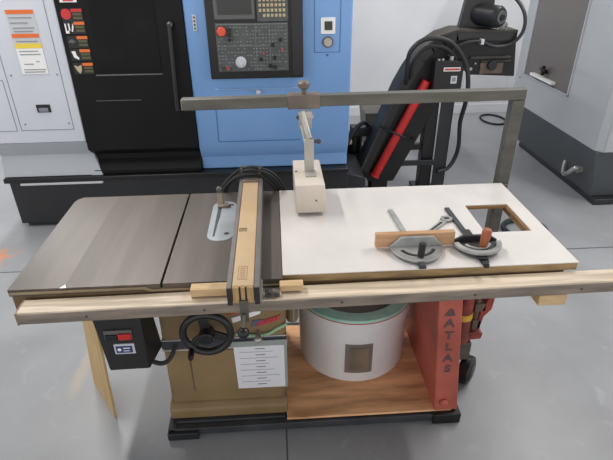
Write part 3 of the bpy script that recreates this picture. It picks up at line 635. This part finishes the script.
# paper in its sleeve on the cabinet door
pp = thing('paper_sheet', 'white printed sheet in a clear sleeve on the gold cabinet door', 'paper', (-0.172, CY-0.008, 0.32))
build('sheet', MB().prism([(-0.272, 0.205), (-0.072, 0.203), (-0.072, 0.440), (-0.277, 0.440)], 'y', CY-0.0085, CY-0.0068), 'paper', pp)
tx = MB()
for k in range(13):
    z = 0.424 - 0.0165*k
    if k % 2 == 0: tx.box(-0.190, -0.150, CY-0.0092, CY-0.0084, z-0.0022, z+0.0022)
    else:
        tx.box(-0.255, -0.095-0.02*(k % 3), CY-0.0092, CY-0.0084, z-0.0009, z+0.0009)
build('print', tx, 'ink', pp)
build('sleeve_top', MB().box(-0.288, -0.058, CY-0.012, CY-0.0066, 0.440, 0.468).box(-0.072, -0.060, CY-0.009, CY-0.0066, 0.20, 0.44), 'sleeve', pp, 0.001)

# ------------------------------------------------------------------ rip fence
fe = thing('rip_fence', 'cream topped rip fence lying across the iron saw table', 'fence', (-0.19, 0.28, H))
FY0, FY1 = -0.135, 0.690
build('beam', MB().box(-0.226, -0.158, FY0+0.004, FY1, H+0.005, 0.934), 'cream', fe, 0.004)
fl = build('side_face', MB().box(-0.243, -0.227, FY0-0.004, FY1+0.015, H+0.003, 0.933), 'laminate', fe, 0.002)
build('face_end', MB().box(-0.2425, -0.2275, FY0-0.007, FY0-0.004, H+0.004, 0.931), 'endblack', fl)
fl = build('side_face', MB().box(-0.157, -0.140, FY0-0.004, FY1+0.015, H+0.003, 0.933), 'laminate', fe, 0.002)
build('face_end', MB().box(-0.1565, -0.1405, FY0-0.007, FY0-0.004, H+0.004, 0.931), 'endblack', fl)
build('beam_end', MB().box(-0.225, -0.205, FY0-0.003, FY0+0.004, H+0.008, 0.931).box(-0.199, -0.186, FY0-0.003, FY0+0.004, H+0.008, 0.931).box(-0.180, -0.159, FY0-0.003, FY0+0.004, H+0.008, 0.931), 'fenceend', fe, 0.001)
build('end_slot', MB().box(-0.205, -0.199, FY0-0.001, FY0+0.004, H+0.008, 0.930).box(-0.186, -0.180, FY0-0.001, FY0+0.004, H+0.008, 0.930), 'endblack', fe)
build('back_cap', MB().box(-0.228, -0.156, FY1-0.03, FY1-0.012, 0.932, 0.941).box(-0.226, -0.158, FY1, FY1+0.012, H+0.005, 0.938), 'railface', fe, 0.002)
build('maker_mark', ring_slab(-0.220, -0.192, 0.215, 0.240, -0.218, -0.194, 0.218, 0.237, 0.934, 0.9346).box(-0.216, -0.196, 0.224, 0.227, 0.934, 0.9346).box(-0.216, -0.196, 0.231, 0.233, 0.934, 0.9346), 'endblack', fe)
pl = ring_slab(-0.210, -0.180, -0.098, -0.022, -0.2085, -0.1815, -0.0965, -0.0235, 0.934, 0.9344)
for k in range(6): pl.box(-0.205+0.002*(k % 2), -0.186, -0.090+0.011*k, -0.087+0.011*k, 0.934, 0.9344)
build('maker_plate', pl, 'brownsteel', fe)
build('head_board', MB().box(-0.375, -0.246, -0.046, -0.006, 0.836, 0.864), 'woodboard', fe, 0.002)
build('head_board', MB().box(-0.078, 0.002, -0.040, -0.006, 0.838, 0.861), 'woodboard', fe, 0.002)
build('head_bar', MB().box(-0.37, 0.0, -0.028, -0.004, 0.831, 0.8335).box(-0.25, -0.135, -0.08, -0.004, 0.832, 0.867), 'steel', fe, 0.001)
la = build('latch', MB().box(-0.128, -0.078, -0.062, -0.040, 0.832, 0.852).box(-0.120, -0.090, -0.066, -0.044, 0.852, 0.858), 'greysteel', fe, 0.003, label='grey steel latch beside the right head board')
build('latch_screw', MB().cyl((-0.114, -0.062, 0.843), (-0.114, -0.070, 0.843), 0.007, n=10).cyl((-0.088, -0.062, 0.843), (-0.088, -0.069, 0.843), 0.006, n=10), 'stripe', la)
lv = build('lock_lever', MB().box(-0.206, -0.179, FY0-0.010, FY0-0.001, 0.80, 0.885).cyl((-0.193, FY0-0.012, 0.835), (-0.198, FY0-0.03, 0.795), 0.007), 'greysteel', fe, 0.002)
build('lever_knob', MB().ball((-0.199, FY0-0.032, 0.776), 0.0195), 'black', lv, label='round black ball knob')

# cables draped over the fence's back end
cb = thing('cable_bundle', 'bundle of black cables arching over the back end of the fence', 'cable', (-0.19, 0.66, H))
for k, (a, pk, e, y) in enumerate(((-0.325, 0.985, -0.045, 0.735), (-0.31, 0.976, -0.055, 0.725), (-0.30, 0.967, -0.075, 0.735), (-0.315, 0.958, -0.09, 0.72))):
    pts = [(a-0.02, y, H-0.03), (a+0.005, y, H+0.03), (a+0.06, y-0.01, (H+pk)/2+0.03), (-0.215, y-0.025, pk), (-0.165, y-0.025, pk), (e-0.045, y-0.01, (H+pk)/2+0.02), (e, y, H+0.01), (e+0.02, y+0.01, H-0.05)]
    build('cable', MB().tube(spline(pts, 8), 0.0065, 8), 'blackrub', cb)
build('cable_clip', MB().box(-0.236, -0.226, 0.70, 0.715, 0.955, 0.998).box(-0.156, -0.146, 0.70, 0.715, 0.955, 0.998).box(-0.236, -0.146, 0.702, 0.713, 0.955, 0.965), 'bezel', cb, 0.002)

# ------------------------------------------------------------------ overarm blade guard
og = thing('overarm_guard', 'steel overarm with hanging blade guard box above the white table', 'blade guard', (1.0, 0.765, 0.45))
build('post', MB().box(0.982, 1.038, 0.735, 0.785, 0.42, 1.2515), 'greysteel', og, 0.003)
build('post_bracket', MB().box(0.985, 1.03, 0.7215, 0.7345, 0.70, 0.85), 'greysteel', og, 0.003)
build('arm', MB().hexa([(-0.467, 0.735, 1.2425), (1.038, 0.735, 1.2525), (1.038, 0.785, 1.2525), (-0.467, 0.785, 1.2425)], [(-0.467, 0.735, 1.290), (1.038, 0.735, 1.300), (1.038, 0.785, 1.300), (-0.467, 0.785, 1.290)]), 'greysteel', og, 0.004)
build('arm_end', MB().box(-0.470, -0.464, 0.737, 0.783, 1.245, 1.287), 'railface', og)
M['sleevebrown'] = mat('clamp_sleeve_steel', (122, 108, 98), 0.5, 0.2, (104, 92, 84), 9)
sv = build('clamp_sleeve', MB().box(-0.016, 0.124, 0.728, 0.792, 1.239, 1.299), 'sleevebrown', og, 0.003)
build('clamp_knob', MB().cyl((0.056, 0.755, 1.298), (0.056, 0.755, 1.322), 0.010).lathe([(0.012, 0), (0.024, 0.008), (0.026, 0.026), (0.018, 0.034)], (0.056, 0.755, 1.319), 10), 'sleevebrown', sv)
ln_ = build('link_arm', MB().hexa([(0.030, 0.715, 1.205), (0.048, 0.715, 1.205), (0.048, 0.715, 1.232), (0.030, 0.715, 1.232)], [(0.056, 0.598, 1.145), (0.074, 0.598, 1.145), (0.074, 0.600, 1.170), (0.056, 0.600, 1.170)]).box(0.030, 0.085, 0.690, 0.728, 1.165, 1.236).cyl((0.035, 0.70, 1.215), (0.092, 0.70, 1.215), 0.012, n=12), 'linksteel', og, 0.002)
build('link_rod', MB().cyl((0.048, 0.70, 1.235), (0.072, 0.600, 1.15), 0.009, n=12).cyl((0.040, 0.66, 1.19), (0.058, 0.60, 1.10), 0.007, n=10), 'linksteel', og)
build('pivot_pin', MB().cyl((0.052, 0.595, 1.140), (0.105, 0.595, 1.140), 0.008, n=10).ball((0.107, 0.595, 1.140), 0.011).ball((0.028, 0.70, 1.213), 0.010), 'stripe', og)
build('mount_plate', MB().box(0.046, 0.086, 0.585, 0.605, 1.006, 1.150).box(0.046, 0.094, 0.535, 0.605, 1.004, 1.009), 'linksteel', og, 0.002)
build('guard_box', MB().hexa([(0.000, 0.450, 0.879), (0.128, 0.450, 0.879), (0.128, 0.735, 0.879), (0.000, 0.735, 0.879)], [(0.0, 0.452, 1.004), (0.121, 0.452, 1.004), (0.121, 0.735, 1.004), (0.0, 0.735, 1.004)]), 'guard', og, 0.003)
build('box_rivet', MB().cyl((0.010, 0.60, 1.004), (0.010, 0.60, 1.007), 0.005, n=8).cyl((0.085, 0.448, 0.935), (0.085, 0.452, 0.935), 0.004, n=8), 'rust', og)

# ------------------------------------------------------------------ miter gauges and wrench on the white table
TZ = H + 0.0006
def half_disc(cx, cy, r, a0=180, a1=360, n=24, ry=1.0):
    return [(cx + r*math.cos(math.radians(a0+(a1-a0)*k/n)), cy + ry*r*math.sin(math.radians(a0+(a1-a0)*k/n))) for k in range(n+1)]
def arc_band(cx, cy, r0, r1, a0, a1, n=20):
    o_ = [(cx + r1*math.cos(math.radians(a0+(a1-a0)*k/n)), cy + r1*math.sin(math.radians(a0+(a1-a0)*k/n))) for k in range(n+1)]
    i_ = [(cx + r0*math.cos(math.radians(a0+(a1-a0)*k/n)), cy + r0*math.sin(math.radians(a0+(a1-a0)*k/n))) for k in range(n+1)]
    return o_ + i_[::-1]
mg = thing('miter_gauge', 'grey miter gauge with a tan wooden fence board and black handle', 'miter gauge', (0.43, 0.15, TZ), 'miter gauges on the white table')
build('bar', MB().box(-0.010, 0.010, -0.012, 0.335, 0, 0.009).xf(Matrix.Translation((0.428, 0.135, TZ)) @ Matrix.Rotation(0.075, 4, 'Z')), 'castgauge', mg, 0.001)
build('fence_board', MB().box(0.281, 0.578, 0.156, 0.178, TZ+0.0095, 0.930), 'mgboard', mg, 0.002)
build('face_plate', MB().prism([(0.330, TZ+0.012), (0.330, 0.884), (0.372, 0.922), (0.494, 0.922), (0.530, 0.884), (0.530, TZ+0.012)], 'y', 0.142, 0.1555), 'castgauge', mg, 0.003)
build('head', MB().prism(half_disc(0.430, 0.150, 0.096, ry=1.12), 'z', TZ+0.0095, TZ+0.019), 'castgauge', mg, 0.002)
build('arc_slot', MB().prism(arc_band(0.430, 0.140, 0.056, 0.070, 200, 340), 'z', TZ+0.0188, TZ+0.0198), 'gaugedark', mg)
build('degree_scale', MB().prism(arc_band(0.430, 0.146, 0.082, 0.095, 188, 352), 'z', TZ+0.0188, TZ+0.0196), 'steel', mg)
build('handle', MB().cyl((0.428, 0.070, TZ+0.019), (0.432, 0.073, 0.938), 0.0125, 0.013, 16), 'black', mg, 0.002)
build('pointer', MB().cyl((0.424, 0.035, TZ+0.006), (0.424, 0.018, TZ+0.008), 0.008, n=10).ball((0.424, 0.020, TZ+0.014), 0.009).box(0.412, 0.436, 0.018, 0.045, TZ, TZ+0.012), 'darksteel', mg, 0.001)
mg = thing('miter_gauge', 'dark miter gauge with a red-brown wooden grip, without a board', 'miter gauge', (0.66, 0.15, TZ), 'miter gauges on the white table')
build('bar', MB().box(-0.010, 0.010, -0.10, 0.325, 0, 0.009).xf(Matrix.Translation((0.657, 0.140, TZ)) @ Matrix.Rotation(0.03, 4, 'Z')), 'darksteel', mg, 0.001)
build('face_plate', MB().prism([(0.570, TZ+0.010), (0.575, 0.884), (0.616, 0.905), (0.712, 0.905), (0.745, 0.884), (0.748, TZ+0.010)], 'y', 0.165, 0.178), 'gaugedark', mg, 0.003)
build('head', MB().prism(half_disc(0.660, 0.164, 0.086, ry=1.15), 'z', TZ+0.0095, TZ+0.017), 'gaugedark', mg, 0.002)
build('rim', MB().prism(arc_band(0.660, 0.150, 0.070, 0.090, 184, 356), 'z', TZ+0.0165, TZ+0.030), 'castgauge', mg, 0.003, label='pale grey arc rim')
build('bar_block', MB().box(0.640, 0.668, 0.178, 0.25, TZ+0.009, TZ+0.022), 'gaugedark', mg, 0.002)
build('inner_arc', MB().prism(arc_band(0.660, 0.150, 0.040, 0.052, 195, 345), 'z', TZ+0.0168, TZ+0.024), 'castgauge', mg, 0.002)
build('grip', MB().lathe([(0.013, 0.0), (0.0155, 0.02), (0.0175, 0.05), (0.0175, 0.070), (0.013, 0.077)], (0, 0, 0), 20).xf(Matrix.Translation((0.672, 0.118, TZ+0.017)) @ Matrix.Rotation(0.10, 4, 'Y')), 'grip', mg, 0.001, label='red-brown wooden grip')
build('pointer', MB().box(0.632, 0.668, 0.045, 0.068, TZ+0.009, TZ+0.016).box(0.640, 0.658, 0.008, 0.048, TZ, TZ+0.010).ball((0.648, 0.012, TZ+0.011), 0.010), 'black', mg, 0.001)
wr = thing('wrench', 'grey ring spanner lying behind the tan board of the miter gauge', 'wrench', (0.55, 0.31, TZ))
WM = Matrix.Translation((0.520, 0.270, TZ)) @ Matrix.Rotation(math.atan2(0.098, 0.098), 4, 'Z')
ringp = arc_band(0.135, 0, 0.012, 0.024, 0, 359.9, 28)
build('shank', MB().prism([(-0.01, -0.011), (0.113, -0.013), (0.113, 0.013), (-0.01, 0.011)], 'z', 0.0, 0.008).xf(WM), 'castgauge', wr, 0.002)
build('ring_end', MB().prism(ringp, 'z', 0.0, 0.011).xf(WM), 'castgauge', wr, 0.001)
build('shank_groove', MB().prism([(0.01, -0.004), (0.095, -0.005), (0.095, 0.005), (0.01, 0.004)], 'z', 0.0078, 0.0086).xf(WM), 'gaugedark', wr)

# ------------------------------------------------------------------ mobile base, drum, red leg, panel, caster
mb_ = thing('mobile_base', 'low black steel mobile base with plywood deck under the saw', 'base', (0.05, 0.4, 0))
fr = MB().box(-0.575, 0.69, 0.075, 0.105, 0.012, 0.050).box(-0.575, 0.69, 0.70, 0.74, 0.015, 0.055).box(-0.582, -0.55, 0.075, 0.74, 0.015, 0.055).box(0.66, 0.692, 0.075, 0.74, 0.015, 0.055)
fr.box(-0.55, -0.075, 0.106, 0.70, 0.040, 0.060)
build('frame', fr, 'darksteel', mb_, 0.003)
build('corner', MB().box(-0.584, -0.452, 0.058, 0.108, 0.0, 0.040), 'basedark', mb_, 0.004)
build('corner', MB().box(0.572, 0.696, 0.064, 0.17, 0.0, 0.0575), 'black', mb_, 0.005)
build('corner', MB().box(-0.586, -0.47, 0.66, 0.755, 0.0, 0.062), 'black', mb_, 0.005)
build('corner', MB().box(0.572, 0.696, 0.66, 0.755, 0.0, 0.062), 'black', mb_, 0.005)
build('deck', MB().box(-0.07, 0.655, 0.088, 0.70, 0.0565, 0.068), 'plybase', mb_, 0.0)

dm = thing('drum', 'round white plastic drum with grey window standing on the plywood deck', 'drum', (0.270, 0.524, 0.069))
build('shell', MB().lathe([(0.248, 0.0), (0.258, 0.010), (0.265, 0.29), (0.270, 0.295), (0.273, 0.372), (0.270, 0.380), (0.258, 0.380), (0.254, 0.20), (0.246, 0.02), (0.0005, 0.02), (0.0005, 0.0)], (0.270, 0.524, 0.069), 64, False), 'drum', dm)
build('rim_tape', MB().lathe([(0.2745, 0.366), (0.2745, 0.381), (0.262, 0.384), (0.245, 0.386), (0.222, 0.3835), (0.220, 0.380), (0.2710, 0.380)], (0.270, 0.524, 0.069), 64, False), 'green', dm, label='pale green tape around the drum rim')
build('drum_opening', MB().lathe([(0.2215, 0.3812), (0.215, 0.34), (0.19, 0.25), (0.0005, 0.24)], (0.270, 0.524, 0.069), 48, False), 'drumin', dm)
build('red_band', MB().lathe([(0.2730, 0.360), (0.2752, 0.361), (0.2752, 0.3655), (0.2730, 0.3665)], (0.270, 0.524, 0.069), 64, False), 'redtrim', dm, label='thin red band under the rim')
# window label bent to the drum
def bent(x0, x1, z0, z1, r, n=10, t=0.003):
    m_ = MB(); c0 = Vector((0.270, 0.524)); rows = []
    for k in range(n+1):
        x = x0+(x1-x0)*k/n; a = math.asin((x-c0.x)/r)
        rows.append([m_.bm.verts.new((c0.x+q*math.sin(a), c0.y-q*math.cos(a), z)) for q, z in ((r, z0), (r, z1), (r+t, z1), (r+t, z0))])
    for A, B in zip(rows[:-1], rows[1:]):
        for j in range(4): m_.bm.faces.new((A[j], A[(j+1) % 4], B[(j+1) % 4], B[j]))
    m_.bm.faces.new(rows[0]); m_.bm.faces.new(rows[-1][::-1])
    return m_
wl = build('window_frame', bent(0.202, 0.326, 0.138, 0.308, 0.2625), 'drumlabel', dm, 0.001)
build('window_pane', bent(0.222, 0.308, 0.158, 0.288, 0.2650), 'drumlabel2', wl)

rl_ = thing('cast_leg', 'red painted cast iron leg under the right end of the white table', 'leg', (0.62, 0.36, 0.063))
LZ = 0.063
front = MB().hexa([(0.578, 0.085, LZ), (0.682, 0.085, LZ), (0.682, 0.125, LZ), (0.578, 0.125, LZ)], [(0.518, 0.085, 0.758), (0.612, 0.085, 0.758), (0.612, 0.125, 0.758), (0.518, 0.125, 0.758)])
build('front_upright', front, 'redleg', rl_, 0.006)
build('side_web', MB().hexa([(0.580, 0.12, LZ), (0.602, 0.12, LZ), (0.602, 0.64, LZ), (0.580, 0.64, LZ)], [(0.520, 0.12, 0.758), (0.545, 0.12, 0.758), (0.545, 0.58, 0.758), (0.520, 0.58, 0.758)]), 'redleg', rl_, 0.006)
build('back_upright', MB().hexa([(0.578, 0.60, LZ), (0.682, 0.60, LZ), (0.682, 0.64, LZ), (0.578, 0.64, LZ)], [(0.518, 0.54, 0.758), (0.612, 0.54, 0.758), (0.612, 0.58, 0.758), (0.518, 0.58, 0.758)]), 'redleg', rl_, 0.006)
build('top_pad', MB().box(0.49, 0.66, 0.07, 0.60, 0.7585, 0.7695), 'redleg', rl_, 0.003)
build('anchor_bolt', MB().ball((0.613, 0.078, 0.118), 0.018, 1, 0.7, 1).cyl((0.613, 0.085, 0.115), (0.613, 0.074, 0.115), 0.010, n=10), 'redleg', rl_)
def leg_x(z): return 0.634 - (z-LZ)*(0.067/0.695)
for ch, z in (('A', 0.556), ('T', 0.494), ('L', 0.432), ('A', 0.372), ('S', 0.312)):
    text('letter', ch, 0.062, Matrix.Translation((leg_x(z)-0.005, 0.0838, z)) @ FRONT @ Matrix.Diagonal((0.95, 0.85, 1, 1)), 'letter', rl_, 0.0008)
build('emblem', MB().prism([(leg_x(0.6)-0.026, 0.594), (leg_x(0.6)+0.018, 0.594), (leg_x(0.6)+0.008, 0.622), (leg_x(0.6)-0.002, 0.630), (leg_x(0.6)-0.014, 0.622)], 'y', 0.083, 0.0855), 'letter', rl_)

pn = MB()
A0, B0 = Vector((-0.847, 0.20, 0.0)), Vector((-1.008, 0.425, 0.0))
A1, B1 = Vector((-0.822, 0.215, 0.70)), Vector((-0.958, 0.43, 0.70))
nn = (B0-A0).cross(A1-A0).normalized()*0.010
pn.hexa([A0, B0, B1, A1], [A0+nn, B0+nn, B1+nn, A1+nn])
single('plywood_panel', pn, 'panelwood', 'thin tan plywood panel leaning under the left wing of the table', 'panel', (-0.92, 0.3, 0), 0.001)

jk = thing('caster_jack', 'red lifting caster with yellow band and black wheel right of the red leg', 'caster', (0.77, 0.33, 0))
build('arm', MB().box(0.66, 0.79, 0.30, 0.36, 0.150, 0.170), 'darksteel', jk, 0.004)
build('wheel', MB().cyl((0.780, 0.325, 0.072), (0.820, 0.295, 0.072), 0.072).cyl((0.775, 0.329, 0.072), (0.825, 0.291, 0.072), 0.055), 'black', jk, 0.008)
build('wheel_hub', MB().cyl((0.772, 0.331, 0.072), (0.829, 0.288, 0.072), 0.026), 'bezel', jk, 0.003)
build('fork', MB().box(0.742, 0.795, 0.295, 0.36, 0.150, 0.25).box(0.748, 0.758, 0.31, 0.36, 0.06, 0.155), 'greysteel', jk, 0.004)
build('jack_tube', MB().cyl((0.745, 0.33, 0.25), (0.738, 0.33, 0.56), 0.042), 'redpaint', jk, 0.004)
build('jack_band', MB().cyl((0.7425, 0.33, 0.385), (0.7415, 0.33, 0.418), 0.0435), 'yellow', jk)
build('jack_screw', MB().cyl((0.80, 0.32, 0.28), (0.795, 0.32, 0.56), 0.014).box(0.78, 0.82, 0.30, 0.34, 0.33, 0.38).box(0.78, 0.83, 0.30, 0.34, 0.43, 0.47), 'rust', jk, 0.003)
build('jack_clamp', MB().prism([(0.76, 0.265), (0.835, 0.27), (0.84, 0.30), (0.822, 0.31), (0.816, 0.325), (0.828, 0.40), (0.858, 0.44), (0.862, 0.50), (0.838, 0.505), (0.808, 0.43), (0.80, 0.315), (0.76, 0.305)], 'y', 0.30, 0.35), 'redpaint', jk, 0.004)
build('jack_top', MB().box(0.72, 0.88, 0.30, 0.36, 0.53, 0.56), 'darksteel', jk, 0.003)
build('jack_plate', MB().cyl((0.739, 0.33, 0.555), (0.738, 0.33, 0.769), 0.02), 'darksteel', jk)
